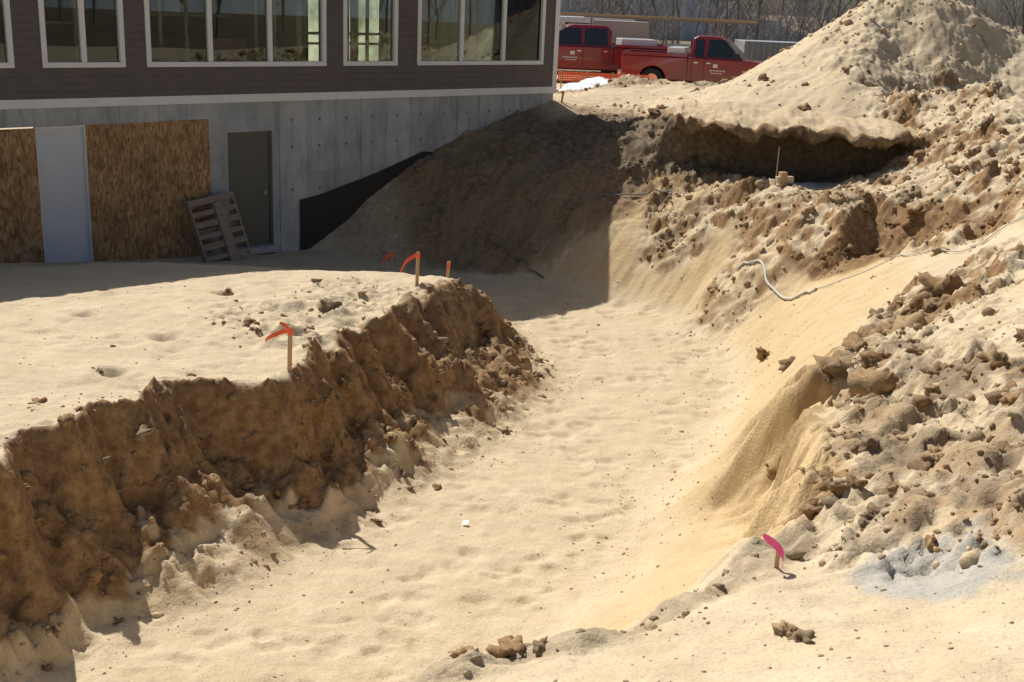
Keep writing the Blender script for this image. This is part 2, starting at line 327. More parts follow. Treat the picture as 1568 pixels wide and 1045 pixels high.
dens=np.clip(R*R*(.12+.88*cl)*(1-.8*mCliff)*(1-.5*onface)+.03+near(P['toeR'][5:13],.35,.5)*.14+near(P['toeL'],.15,.3)*.2+near(P['near'][8:9]+P['near'][10:11],1,.5)*.08,0,1)*np.clip(13/(Y+5),.3,1.3)
ps=sampleR(9000,lambda i,j:dens[i,j])
Rr=[];pp=[]
for x,y in ps:
    i,j=ij(x,y)
    r=(.006+min(rng.exponential(.013),.08)*(.3+.8*R[i,j]))*(.7+y/22)
    pp.append((x,y,H(x,y)-.15*r));Rr.append(r)
def rc(x,y):
    i,j=ij(x,y);t=rng.random()
    return (min(1,col[i,j,0]*.6+t*.7),min(1,col[i,j,1]*.8+rng.random()*.4),.3)
rocks(pp,Rr,'soil_clods',rc,sub=1,jag=.6)
big=[((.05,4.75),.11),((.14,5.03),.06),((1.35,4.53),.06),((1.30,4.62),.05),((3.02,9.95),.22),((3.05,9.16),.2),((2.85,9.6),.15),((3.3,10.5),.18),((3.2,9.6),.15),((2.75,9.2),.12),((3.0,10.4),.15),((3.45,11),.14),((4.70,12.24),.24),((4.5,11.9),.15),((3.53,15.20),.14),((-2.23,12.36),.10),((-2.19,13.26),.14),((-2.7,12.9),.08),((-.15,4.55),.05),((.2,4.7),.05),((3.9,10.9),.18),((4.1,11.6),.16),((-3.7,14.3),.08),((-3.0,12.6),.09),((-2.9,12.3),.07)]
bp=[];br=[]
for (x,y),r in big: bp.append((x,y,H(x,y)-.2*r));br.append(r)
for _ in range(70):
    a=P['near'][rng.integers(0,7)];x=a[0]+rng.normal()*.35;y=a[1]+rng.normal()*.45;bp.append((x,y,H(x,y)-.03));br.append(rng.uniform(.03,.10))
for _ in range(60):
    a=P['crestL'][rng.integers(0,13)] if rng.random()<.4 else P['faceL'][rng.integers(1,10)];x=a[0]+rng.normal()*.3;y=a[1]+rng.normal()*.3;bp.append((x,y,H(x,y)-.04));br.append(rng.uniform(.03,.09))
for _ in range(60):
    t=rng.integers(5,10);a=P['toeL'][t];x=a[0]-.15-abs(rng.normal())*.3;y=a[1]+rng.normal()*.4;bp.append((x,y,H(x,y)-.02));br.append(rng.uniform(.02,.07))
for _ in range(85):
    k=['ridge','scarp','mid','behind'][rng.integers(4)];a=P[k][rng.integers(len(P[k]))];x=a[0]+rng.normal()*.6;y=a[1]+rng.normal()*.6;bp.append((x,y,H(x,y)-.06));br.append(rng.uniform(.05,.17))
for _ in range(30):
    a=P['pile'][rng.integers(5)];x=a[0]+rng.normal()*1.2;y=a[1]+rng.normal()*1.;bp.append((x,y,H(x,y)-.05));br.append(rng.uniform(.04,.13))
rocks(bp,br,'soil_boulders',lambda x,y:(rng.uniform(.5,1),rng.uniform(.1,.6),.4),variants=14,sub=3,jag=.8)

# crust slab overhanging the pit
def crust():
    fr=[(2.9,22.2),(2.9,21.7),(3.2,21.3),(3.7,21.05),(4.3,20.9),(4.8,20.7),(5.3,20.6),(5.8,20.25),(6.3,20.1),(6.8,19.95),(7.2,20.4),(7.5,21.2)]
    n=len(fr);bk=[(3.1+4.6*i/(n-1),24.0-1.1*i/(n-1)) for i in range(n)]
    M=12;fine=[]
    for i in range(n-1):
        for k in range(M):
            t=k/M;fine.append(tuple(fr[i][q]*(1-t)+fr[i+1][q]*t for q in(0,1))+tuple(bk[i][q]*(1-t)+bk[i+1][q]*t for q in(0,1)))
    rows=[];cc=[]
    for (a,b,c,d) in fine:
        nv=Vector((a*1.7,b*1.7,0));e=mnoise.noise(nv)*.55+mnoise.noise(Vector((a*6,b*6,3)))*.18+mnoise.noise(Vector((a*16,b*6,3)))*.08
        th=.20+.20*mnoise.noise(Vector((a*1.8,2,7)))+.08*mnoise.noise(Vector((a*9,2,7)))
        prof=[(1,-.25)]+[(t,-th-.05*t) for t in(.6,.35,.15,.05)]+[(.01,-th*.8),(-.015,-th*.5),(-.005,-th*.2),(.01,-.01),(.03,.01)]+[(t,.02-.02*t) for t in(.07,.12,.18,.25,.33,.42,.52,.63,.75)]+[(.88,-.06),(1,-.2)]
        r=[]
        for t,h in prof:
            x=a*(1-t)+c*t;y=(b+e)*(1-t)+d*t
            zt=3.0+.19*t+.012*(a-3)-.10*max(0,1-t*4)*max(0,mnoise.noise(Vector((a*1.2,4,4)))+.2)
            r.append((x,y,zt+h+.14*mnoise.noise(Vector((x*2.2,y*2.2,0)))+.07*mnoise.noise(Vector((x*6,y*6,h*9)))+.03*mnoise.noise(Vector((x*20,y*20,h*9)))))
        rows.append(r);cc+=[((.95,.9,.1,1) if j<7 else ((.8,.35,.1,1) if j<9 else (.3,.2,.1,1))) for j in range(len(prof))]  # underside and lip coloured darker, putting the cavity's shade into the soil
    k=len(rows[0]);V=[p for r in rows for p in r];Fc=[(i*k+j,i*k+j+1,(i+1)*k+j+1,(i+1)*k+j) for i in range(len(rows)-1) for j in range(k-1)]
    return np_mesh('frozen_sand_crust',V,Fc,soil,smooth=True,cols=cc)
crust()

# ---------------------------------------------------------------- building
UA=math.atan2(.6863,.7275)
B=empty('brown_sided_building',(.68,26.1,0),UA)
conc,nt,p=newmat('formed_concrete')
a=noise_node(nt,1.3,5,.65);b_=noise_node(nt,3,4,.7,stretch=(1.6,1.6,.4));g_=noise_node(nt,60,3,.7)
c=ramp(nt,a.outputs['Fac'],[(.3,(.33,.36,.38)),(.7,(.50,.525,.54))])
c=mix(nt,.7,c,ramp(nt,b_.outputs['Fac'],[(.3,.58),(.52,1.),(.8,1.12)]),'MULTIPLY')
c=mix(nt,.6,c,ramp(nt,g_.outputs['Fac'],[(.3,.8),(.7,1.1)]),'MULTIPLY')
tc=N(nt,'ShaderNodeTexCoord');sx=N(nt,'ShaderNodeSeparateXYZ');nt.links.new(tc.outputs['Object'],sx.inputs[0])
def fl(sock,off,k):
    m1=N(nt,'ShaderNodeMath',operation='ADD');nt.links.new(sock,m1.inputs[0]);m1.inputs[1].default_value=off
    m2=N(nt,'ShaderNodeMath',operation='DIVIDE');nt.links.new(m1.outputs[0],m2.inputs[0]);m2.inputs[1].default_value=k
    m3=N(nt,'ShaderNodeMath',operation='FLOOR');nt.links.new(m2.outputs[0],m3.inputs[0]);return m3.outputs[0]
cb=N(nt,'ShaderNodeCombineXYZ');nt.links.new(fl(sx.outputs[0],.35,.61),cb.inputs[0]);nt.links.new(fl(sx.outputs[2],-1.72,5),cb.inputs[2])
wn=N(nt,'ShaderNodeTexWhiteNoise');nt.links.new(cb.outputs[0],wn.inputs['Vector'])
c=mix(nt,.9,c,ramp(nt,wn.outputs['Value'],[(0,.84),(1,1.06)]),'MULTIPLY')
nt.links.new(c,p.inputs['Base Color']);p.inputs['Roughness'].default_value=.85;bump(nt,p,g_.outputs['Fac'],.2,.01)
siding=simple('brown_vinyl_siding',(.13,.106,.102),(.108,.09,.087),3,.55,bs=.05)
white=simple('white_trim',(.74,.75,.76),(.66,.67,.69),3,.45)
osb,nt,p=newmat('osb_board')
v=N(nt,'ShaderNodeTexVoronoi');v.inputs['Scale'].default_value=13;tc=N(nt,'ShaderNodeTexCoord');mp=N(nt,'ShaderNodeMapping');mp.inputs['Scale'].default_value=(2.4,1,.8);mp.inputs['Rotation'].default_value=(0,.5,0)
nt.links.new(tc.outputs['Object'],mp.inputs[0]);nt.links.new(mp.outputs[0],v.inputs['Vector'])
n=noise_node(nt,2,5,.7)
c=ramp(nt,v.outputs['Color'],[(.1,(.24,.12,.05)),(.5,(.40,.23,.10)),(.9,(.56,.37,.19))])
c=mix(nt,.9,c,ramp(nt,n.outputs['Fac'],[(.3,.5),(.7,1.15)]),'MULTIPLY')
nt.links.new(c,p.inputs['Base Color']);p.inputs['Roughness'].default_value=.8
doorw=simple('white_door_paint',(.62,.66,.72),(.58,.62,.68),2,.5)
doord=simple('grey_door_paint',(.11,.115,.105),(.095,.10,.09),2,.5)
black=simple('dampproofing_membrane',(.012,.012,.014),(.02,.02,.02),5,.6)
wood=simple('framing_lumber',(.55,.38,.2),(.42,.28,.14),4,.75,stretch=(4,4,.6))
dkint=simple('interior_board',(.16,.145,.125),(.09,.08,.07),1,.9)
ltint=simple('interior_sheathing',(.5,.42,.3),(.4,.33,.22),1,.9)  # board colour lightened to brighten the rooms behind the right windows
boxes('foundation_wall',[(-20,-13.5,0,.25,-.6,3.05),(-13.5,-8.5,.0,.25,2.76,3.05),(-13.5,-8.5,.001,.25,-.6,.38),(-8.5,-8.13,0,.25,-.6,3.05),(-8.13,-7.22,0,.25,2.52,3.05),(-8.13,-7.22,.001,.25,-.6,.36),(-7.22,0,0,.25,-.6,3.05),(-.25,0,.25,6.1,-.6,3.05)],conc,B)
fins=[];u=-.35
while u>-7.1: fins.append((u-.011,u+.011,-.014,.004,.0,3.04));u-=.61
fins.append((-7.2,-.02,-.012,.004,1.71,1.73))
fins+=[(u-.010,u+.010,-.014,.004,2.78,3.04) for u in (-13,-12.2,-11.5,-10.8,-10.1,-9.4,-8.9)]
fins+=[(-8.49,-8.14,-.012,.004,1.71,1.73)]
boxes('form_seams',fins,conc,B)
ties=[(u-.02,u+.02,-.004,.003,z-.02,z+.02) for u in np.arange(-6.8,-.3,.61) for z in (2.2,2.7,1.4)]
boxes('form_tie_marks',ties,simple('tie_rust',(.14,.12,.11),None,5,.9),B)
boxes('osb_panel',[(-13.5,-11.52,-.02,-.002,.38,2.74),(-10.7,-9.52,-.022,-.003,.38,2.76),(-9.515,-8.5,-.02,-.002,.38,2.77)],osb,B)
boxes('white_door',[(-11.5,-10.72,.05,.09,.38,2.72)],doorw,B)
boxes('white_door_jamb',[(-11.52,-11.49,.0,.05,.38,2.74),(-10.73,-10.7,.0,.05,.38,2.74),(-11.52,-10.7,.0,.05,2.72,2.755)],white,B)
boxes('grey_door',[(-8.1,-7.25,.06,.11,.4,2.49)],doord,B)
boxes('grey_door_frame',[(-8.13,-8.09,.03,.1,.4,2.52),(-7.26,-7.22,.03,.1,.4,2.52),(-8.13,-7.22,.03,.1,2.48,2.52)],doord,B)
boxes('door_handle',[(-7.38,-7.34,.03,.06,1.35,1.42)],simple('dull_steel',(.3,.3,.3),None,4,.4,1),B)
boxes('door_sill',[(-8.15,-7.2,-.12,.1,.28,.4)],conc,B)
mesh('dampproofing',[(-6.65,-.024,.0),(-6.65,-.024,1.2),(-6.2,-.024,1.26),(-4.9,-.024,1.58),(-3.7,-.024,1.95),(-3.2,-.024,1.9),(-3.2,-.024,0)],[(0,6,5,4,3,2,1)],black,B)
boxes('base_trim',[(-20,.04,-.05,.2,3.051,3.19)],white,B)
boxes('corner_trim',[(-.09,.04,-.045,.04,3.191,5.55)],white,B)
wins=[(-12.9,-11.76,1),(-11.33,-9.97,2),(-9.6,-6.05,3),(-5.67,-4.39,1),(-3.9,-.4,3),(-17,-15.2,2)]
z0w,z1w=3.67,5.25;ex=.1175
V=[];Fc=[];z=3.19
while z<5.55:
    zt=min(z+ex,5.56);segs=[]
    if zt>z0w+.02 and z<z1w:
        cur=-20
        for a_,b_,_ in sorted(wins): segs.append((cur,a_));cur=b_
        segs.append((cur,-.09))
    else: segs=[(-20,-.09)]
    for a_,b_ in segs:
        n=len(V);V+=[(a_,-.034,z),(b_,-.034,z),(b_,-.010,zt),(a_,-.010,zt),(a_,.0,z),(b_,.0,z)]
        Fc+=[(n,n+1,n+2,n+3),(n,n+4,n+5,n+1)]
    z=zt
mesh('lap_siding',V,Fc,siding,B)
sh=[];fr=[];gl=[];cur=-20
for a_,b_,k in sorted(wins):
    sh.append((cur,a_+.03,.002,.14,3.2,5.6));sh.append((a_+.03,b_-.03,.002,.14,3.2,z0w+.03));sh.append((a_+.03,b_-.03,.002,.14,z1w-.03,5.6));cur=b_-.03
    w=.085
    fr+=[(a_,b_,-.05,.06,z0w,z0w+w),(a_,b_,-.05,.06,z1w-w,z1w),(a_,a_+w,-.048,.06,z0w+w,z1w-w),(b_-w,b_,-.048,.06,z0w+w,z1w-w)]
    for i in range(1,k):
        x=a_+(b_-a_)*i/k;fr.append((x-.045,x+.045,-.03,.06,z0w+w,z1w-w))
    gl.append((a_+w,b_-w,.02,.026,z0w+w,z1w-w))
sh.append((cur,0,.002,.14,3.2,5.6))
boxes('wall_sheathing',sh,dkint,B)
boxes('window_frames',fr,white,B,bevel=.006)
gm=bpy.data.materials.new('window_glass');gm.use_nodes=True;nt=gm.node_tree;nt.nodes.clear()
o=N(nt,'ShaderNodeOutputMaterial');t_=N(nt,'ShaderNodeBsdfTransparent');t_.inputs[0].default_value=(.8,.86,.83,1)
gs=N(nt,'ShaderNodeBsdfGlossy');gs.inputs['Roughness'].default_value=.01;gs.inputs[0].default_value=(.85,.9,.92,1)
fz=N(nt,'ShaderNodeFresnel');fz.inputs[0].default_value=1.5;mx=N(nt,'ShaderNodeMixShader')
nt.links.new(fz.outputs[0],mx.inputs[0]);nt.links.new(t_.outputs[0],mx.inputs[1]);nt.links.new(gs.outputs[0],mx.inputs[2]);nt.links.new(mx.outputs[0],o.inputs[0])
boxes('window_glass',gl,gm,B)
boxes('floor_slab',[(-20,-.26,.26,6.1,2.85,3.05)],wood,B)
boxes('ceiling',[(-20,-.02,.14,6,5.5,5.6)],dkint,B)
boxes('back_wall',[(-20,-6.3,5.9,6.1,3.05,5.5),(-6.3,0,5.9,6.1,3.2,3.3),(-6.3,0,5.9,6.1,5.3,5.6)]+[(x,x+.1,5.9,6.0,3.3,5.3) for x in np.arange(-6.3,-.1,1.2)],dkint,B)  # openings on the right added to let light into those rooms
# added translucent sheet over made-up rear openings, sunlit to brighten the right windows
hw=bpy.data.materials.new('added_glow_sheeting');hw.use_nodes=True;nt=hw.node_tree;nt.nodes.clear()
o=N(nt,'ShaderNodeOutputMaterial');tl=N(nt,'ShaderNodeBsdfTranslucent');nn=noise_node(nt,1.4,4,.6)
nt.links.new(ramp(nt,nn.outputs['Fac'],[(.35,(.14,.17,.10)),(.65,(.50,.50,.38))]),tl.inputs[0]);nt.links.new(tl.outputs[0],o.inputs[0])
mesh('added_glow_sheet',[(-6.3,6.12,3.25),(0,6.12,3.25),(0,6.12,5.35),(-6.3,6.12,5.35)],[(0,1,2,3)],hw,B)
boxes('added_light_partition',[(-6.35,-6.25,.5,6.1,3.05,5.5)],ltint,B)  # added to keep the rear light out of the left rooms
boxes('side_wall',[(-.14,-.02,.14,6.1,3.2,5.6),(-20,-19.9,.14,6.1,3.2,5.6)],ltint,B)
st=[]
for x in np.arange(-6.0,-.3,.61): st.append((x,x+.05,.8,.89,3.05,5.5))
for x in np.arange(-5.8,-.3,.41): st.append((x,x+.04,3.0,3.09,3.05,5.5))
st+=[(-6.2,-.3,.8,.89,4.2,4.25),(-6.2,-.3,3.0,3.09,3.9,3.95)]
for x in (-12.6,-11.0,-10.4,-8.9,-8.4,-7.0,-6.6): st.append((x,x+.06,.9,.99,3.05,5.5))
boxes('interior_studs',st,wood,B)
boxes('reflected_truck_boxes',[(-9.4,-8.7,.7,1.6,3.05,3.95),(-7.9,-7.2,.9,1.7,3.05,4.1),(-12.4,-12.0,.6,1.3,3.05,4.0),(-2.2,-1.2,1.2,1.5,3.05,3.75)],simple('truck_reflection_red',(.42,.10,.05),(.07,.07,.08),1.5,.6),B)  # red boxes added behind the glass to imitate reflected vehicles
boxes('interior_shelves',[(-11.2,-10.1,1.2,1.6,4.3,4.34),(-11.2,-10.1,1.2,1.6,4.7,4.74),(-9.3,-7.0,1.8,2.2,4.45,4.5),(-9.2,-8.9,1.85,2.1,4.5,4.8),(-8.3,-8.0,1.85,2.1,4.5,4.75)],simple('shelf_grey',(.35,.36,.38),(.2,.2,.22),3,.6),B)
roofm=simple('asphalt_shingles',(.07,.065,.06),(.05,.045,.045),8,.9)
ov=.38;RW=6.1
V=[(-20.5,-ov,5.6),(.12,-ov,5.6),(.12,RW/2,7.4),(-20.5,RW/2,7.4),(.12,RW+.1,5.6),(-20.5,RW+.1,5.6)]
V+=[(x,y,z_+.15) for x,y,z_ in V]
mesh('roof',V,[(0,1,2,3),(3,2,4,5),(6,9,8,7),(9,11,10,8),(0,6,7,1),(1,7,8,2),(2,8,10,4),(4,10,11,5),(5,11,9,3),(3,9,6,0)],roofm,B)
mesh('gable',[(-.01,0,5.6),(-.01,RW,5.6),(-.01,RW/2,7.4)],[(0,1,2)],siding,B)
boxes('fascia',[(-20.5,.12,-ov-.02,-ov,5.55,5.76)],white,B)
V=[];Fc=[];z=3.19
while z<5.55:
    zt=z+ex;n=len(V);V+=[(.026,.04,z),(.026,RW,z),(.01,RW,zt),(.01,.04,zt)];Fc.append((n,n+1,n+2,n+3));z=zt
mesh('end_siding',V,Fc,siding,B)
Bm=Matrix.Translation((.68,26.1,0))@Matrix.Rotation(UA,4,'Z')
def bl(u,y,z): return Bm@Vector((u,y,z))

# ---------------------------------------------------------------- pallet
pl=bl(-8.95,-.62,0);pg=H(pl.x,pl.y)
pal=empty('wooden_pallet',(pl.x,pl.y,pg-.03),UA);pal.rotation_euler=(math.radians(-20),math.radians(-7),UA)
pw=simple('weathered_pallet_wood',(.36,.29,.22),(.24,.19,.14),5,.85,stretch=(1,4,4))
boxes('deck_boards',[(0,.9,-.02,0,.02+i*.2,.02+i*.2+.09+.02*(i%2)) for i in range(6)],pw,pal)
boxes('stringers',[(.002,.04,.002,.09,0,1.15),(.43,.47,.002,.09,0,1.15),(.86,.898,.002,.09,0,1.15)],pw,pal)
boxes('bottom_boards',[(0,.9,.092,.11,.03,.13),(0,.9,.092,.11,.5,.6),(0,.9,.092,.11,1.02,1.12)],pw,pal)
boxes('loose_plank',[(.45,.62,-.05,-.024,-.1,1.0)],pw,pal)

# ---------------------------------------------------------------- survey stakes
orange=simple('orange_flagging',(.95,.16,.06),(.85,.12,.04),8,.5)
pink=simple('pink_flagging',(.95,.12,.38),(.85,.08,.3),8,.5)
def ribbon(name,pts_,w,mat,parent):
    V=[];Fc=[]
    for i,p_ in enumerate(pts_):
        t=.6*math.sin(i*1.1);V+=[(p_[0],p_[1]-w*.3*t,p_[2]-w/2),(p_[0]+.2*w*t,p_[1]+w*.3*t,p_[2]+w/2)]
        if i: n=2*i;Fc.append((n-2,n-1,n+1,n))
    o=mesh(name,V,Fc,mat,parent,True);s=o.modifiers.new('s','SUBSURF');s.levels=s.render_levels=2
    return o
def stake(x,y,h,kind,tilt=0,rz=.4,dz=-.03):
    e=empty('survey_stake',(x,y,H(x,y)+dz),rz);e.rotation_euler=(tilt*.5,tilt,rz)
    boxes('stake_shaft',[(-.022,.022,-.011,.011,-.2,h)],wood,e,.002)
    boxes('orange_band',[(-.024,.024,-.013,.013,h-.09,h-.02)],orange,e)
    if kind==1: ribbon('flagging_ribbon',[(0,-.02,h-.05),(-.07,-.02,h-.03),(-.14,0,h-.08),(-.2,.02,h-.1),(-.25,0,h-.14)],.045,orange,e);ribbon('flagging_tail',[(0,-.02,h-.03),(-.06,-.03,h+.03),(-.12,-.02,h+.05)],.035,orange,e)
    if kind==2: ribbon('flagging_ribbon',[(0,-.02,h-.02),(-.08,-.02,h-.06),(-.17,0,h-.12),(-.2,.02,h-.2),(-.24,0,h-.28)],.06,orange,e)
    if kind==3: ribbon('flagging_ribbon',[(0,-.02,h-.0),(-.02,-.03,h-.1),(-.01,-.02,h-.2)],.07,orange,e)
stake(-2.24,10.97,.56,1,.03,dz=1.22-H(-2.24,10.97) if 1.1<H(-2.24,10.97) else .0)
stake(-1.33,15.12,.52,2,.02);stake(-.99,16.3,.38,3,.05,.2);stake(-2.28,20.59,.34,2,.0,.7)
c0_=bl(.12,-.15,0);stake(c0_.x,c0_.y,.3,3,.1,.3)
x,y=1.47,5.55;e=empty('pink_marking_flag',(x,y,H(x,y)-.02),0)
boxes('flag_pin',[(-.012,.012,-.006,.006,-.05,.12)],wood,e)
ribbon('flag_ribbon',[(.03,0,.02),(.035,-.01,.08),(.0,-.02,.14),(-.05,-.02,.18),(-.09,0,.2)],.05,pink,e)
x,y=4.62,20.1;e=empty('grade_stake_bundle',(x,y,H(x,y)-.1),.3)
boxes('short_post',[(-.06,.06,-.06,.06,0,.38)],wood,e,.01);boxes('cross_block',[(-.12,.2,-.05,.05,.2,.3)],simple('tan_block',(.6,.5,.36),None,5,.8),e,.01)
boxes('thin_rod',[(-.075,-.06,.1,.115,0,.8)],pw,e)

# ---------------------------------------------------------------- cables
def cable(name,pl_,r,mat):
    cu=bpy.data.curves.new(name,'CURVE');cu.dimensions='3D';cu.bevel_depth=r;cu.bevel_resolution=2
    s=cu.splines.new('BEZIER');s.bezier_points.add(len(pl_)-1)
    for bpnt,p_ in zip(s.bezier_points,pl_):
        bpnt.co=p_;bpnt.handle_left_type=bpnt.handle_right_type='AUTO'
    cu.materials.append(mat);return link(bpy.data.objects.new(name,cu))
hose=simple('pale_hose',(.6,.57,.5),(.5,.47,.4),10,.6);dhose=simple('grey_hose',(.2,.19,.17),None,10,.6)
def onground(lst,up=.03,n=5):
    out=[]
    for a_,b_ in zip(lst[:-1],lst[1:]):
        for k in range(n):
            t=k/n;x=a_[0]*(1-t)+b_[0]*t+.03*math.sin(k*2+a_[0]*5);y=a_[1]*(1-t)+b_[1]*t;out.append((x,y,H(x,y)+up))
    out.append((lst[-1][0],lst[-1][1],H(lst[-1][0],lst[-1][1])+up));return out
cable('garden_hose',onground([(3.61,18.02),(3.83,17.81),(4.08,16.51),(4.34,16.03)]),.022,hose)
cable('extension_cord',onground([(4.34,16.03),(5.14,15.66),(5.52,14.35),(6.26,13.94)]),.008,hose)
cable('garden_hose',onground([(1.43,21.58),(2.14,21.43),(2.80,21.11),(2.55,20.74)],.05),.014,dhose)
cable('extension_cord',onground([(-.51,21.65),(.14,20.96),(.51,20.43)]),.016,dhose)
def lump(name,cx,cy,rx,ry,h,mat):
    V=[];Fc=[];n=48;m_=14
    for i in range(m_+1):
        for j in range(n):
            a_=j/n*6.283;r=i/m_;w=1+.7*mnoise.noise(Vector((math.cos(a_)*1.5,math.sin(a_)*1.5,cx)))+.25*mnoise.noise(Vector((math.cos(a_)*5,math.sin(a_)*5,cx)))
            x=cx+math.cos(a_)*rx*r*w;y=cy+math.sin(a_)*ry*r*w;V.append((x,y,H(x,y)+h*(1-r**3)-.03*r**6+.6*h*mnoise.noise(Vector((x*5,y*5,0)))))
    for i in range(m_):
        for j in range(n): Fc.append((i*n+j,(i+1)*n+j,(i+1)*n+(j+1)%n,i*n+(j+1)%n))
    return mesh(name,V,Fc,mat,None,True)
snow=simple('old_snow',(.82,.84,.88),(.7,.73,.78),5,.7)
lump('snow_patch',1.5,31.5,.8,1.4,.16,snow)
lump('snow_patch',5.15,20.75,.7,.35,.05,simple('dirty_ice',(.62,.62,.62),(.4,.39,.37),9,.5,bs=.4))
mesh('paper_scrap',[(-.42,10.3,.02),(-.36,10.28,.03),(-.35,10.33,.05),(-.40,10.35,.04)],[(0,1,2,3)],white)

# ---------------------------------------------------------------- trucks
red=simple('red_truck_paint',(.27,.008,.014),(.23,.007,.012),1.5,.3,coat=.8)
tire=simple('tyre_rubber',(.02,.02,.02),(.03,.03,.03),9,.85);chrome=simple('chrome',(.7,.7,.72),None,4,.25,1)
dglass=simple('tinted_glass',(.015,.02,.025),(.02,.025,.03),2,.05,spec=.8)
lampm=simple('headlamp',(.75,.75,.72),None,5,.15);blackp=simple('black_plastic',(.02,.02,.02),None,5,.6)
vwhite=simple('white_van_paint',(.72,.73,.74),(.66,.68,.7),2,.35,coat=.5)
def prism(name,prof,y0,y1,mat,parent,bev=.03,taper=None):
    n=len(prof);V=[(x,y0,z) for x,z in prof]+[(x,y1,z) for x,z in prof]
    if taper: V=[(x,y*(1-taper*max(0,z-1.12)/.7),z) for x,y,z in V]
    Fc=[tuple(range(n-1,-1,-1)),tuple(range(n,2*n))]+[(i,(i+1)%n,n+(i+1)%n,n+i) for i in range(n)]
    o=mesh(name,V,Fc,mat,parent)
    bm=bmesh.new();bm.from_mesh(o.data);bmesh.ops.recalc_face_normals(bm,faces=bm.faces);bm.to_mesh(o.data);bm.free()
    if bev: b=o.modifiers.new('b','BEVEL');b.width=bev;b.segments=3;b.limit_method='ANGLE';b.angle_limit=.6
    return o
def arch(cx,r=.47,zb=.42,n=9):
    return [(cx+r*math.cos(math.pi*k/(n-1)),zb-.04+r*math.sin(math.pi*k/(n-1))) for k in range(n)]
def cyl(name,cx,cy,cz,r,w,mat,parent,n=28):
    V=[];Fc=[]
    for s,rr in ((-w/2,r*.93),(-w/2+.03,r),(w/2-.03,r),(w/2,r*.93)):
        for k in range(n): V.append((cx+rr*math.cos(6.2832*k/n),cy+s,cz+rr*math.sin(6.2832*k/n)))
    for j in range(3):
        for k in range(n): Fc.append((j*n+k,j*n+(k+1)%n,(j+1)*n+(k+1)%n,(j+1)*n+k))
    Fc.append(tuple(range(n-1,-1,-1)));Fc.append(tuple(range(3*n,4*n)))
    return mesh(name,V,Fc,mat,parent,False)
def truck(loc,rz,crew,sc=1.0):
    T=empty('red_pickup_truck',loc,rz);T.scale=(sc,sc,sc)
    c0,c1=(-.75,1.5) if crew else (-.62,1.1)
    low=[(-2.95,.55)]+arch(-1.85)[::-1]+arch(1.9)[::-1]+[(2.9,.5),(2.95,.75),(2.88,.93),(2.6,1.05),(c1,1.2),(c0,1.2),(-2.95,1.2)]
    prism('lower_body',low,-.98,.98,red,T,.05)
    cz=1.93
    gp=[(c0,1.15),(c0+.1,cz-.08),(c0+.25,cz),(c1-.85,cz),(c1-.65,cz-.05),(c1+.15,1.15)]
    prism('cab',gp,-.9,.9,red,T,.05,taper=.16)
    def wy(z,s): return s*(.9*(1-.16*max(0,z-1.12)/.7)+.006)
    for s in(-1,1):
        mid_=c0+.2+(c1-.75-c0-.2)*(.62 if crew else .38)
        for k,(a_,b_) in enumerate([(c0+.16,mid_),(mid_+.1,c1+.0)]):
            last=(k==1);zt=cz-.11
            pts_=[(a_,1.24),(b_,1.24),(b_-(.55 if last else 0),zt),(a_+.04,zt)]
            mesh('side_window',[(x,wy(z,s),z) for x,z in pts_],[(0,1,2,3)],dglass,T)
            boxes('door_seam',[(a_-.06,a_-.045,s*.982-.004,s*.982+.004,.5,1.18)],blackp,T)
            boxes('door_handle',[(a_+.02,a_+.16,s*.99-.01,s*.99+.01,1.02,1.06)],chrome,T)
        boxes('mirror',[(c1-.2,c1-.05,s*1.1-.1,s*1.1+.1,1.2,1.42)],blackp,T,.02)
        lx=mid_+.35
        boxes('door_logo',[(lx,lx+.16,s*.984-.002,s*.984+.002,.9,1.02)]+[(lx-.1+.11*q,lx-.02+.11*q,s*.984-.002,s*.984+.002,.78,.82) for q in range(5)]+[(lx-.05+.1*q,lx+.02+.1*q,s*.984-.002,s*.984+.002,.70,.73) for q in range(4)],vwhite,T)
    mesh('windscreen',[(c1+.08,-.8,1.24),(c1+.08,.8,1.24),(c1-.60,.69,cz-.07),(c1-.60,-.69,cz-.07)],[(0,1,2,3)],dglass,T).location=(.045,0,.025)
    boxes('rear_window',[(c0-.01,c0+.02,-.6,.6,1.3,1.75)],dglass,T)
    boxes('bed_cavity_liner',[(-2.87,c0-.1,-.84,.84,1.2,1.206)],blackp,T)
    boxes('bed_rails',[(-2.95,c0-.06,-.98,-.86,1.2,1.3),(-2.95,c0-.06,.86,.98,1.2,1.3),(-2.95,-2.87,-.86,.86,1.2,1.3)],red,T,.02)
    boxes('bed_gap',[(c0-.05,c0-.02,-.985,.985,.6,1.21)],blackp,T)
    boxes('grille',[(2.9,2.97,-.55,.55,.66,.88)],chrome,T,.01)
    boxes('headlight',[(2.85,2.965,-.93,-.6,.72,.92),(2.85,2.965,.6,.93,.72,.92)],lampm,T,.02)
    boxes('bumper',[(2.9,3.08,-.95,.95,.42,.64),(-3.08,-2.93,-.93,.93,.45,.65)],chrome,T,.03)
    boxes('tail_light',[(-2.97,-2.9,-.97,-.85,.85,1.15),(-2.97,-2.9,.85,.97,.85,1.15)],simple('tail_lamp_red',(.5,.02,.02),None,4,.2),T)
    boxes('chassis',[(-2.7,2.7,-.6,.6,.35,.6)],blackp,T)
    for cx in(-1.85,1.9):
        for s in(-1,1):
            cyl('wheel',cx,s*.86,.39,.39,.25,tire,T);cyl('hub',cx,s*.93,.39,.22,.13,chrome,T)
    return T
T1=truck((2.5,46.5,2.12),math.radians(184),True,1.08)
T2=truck((6.75,43.0,2.05),math.radians(-14),False,1.04)
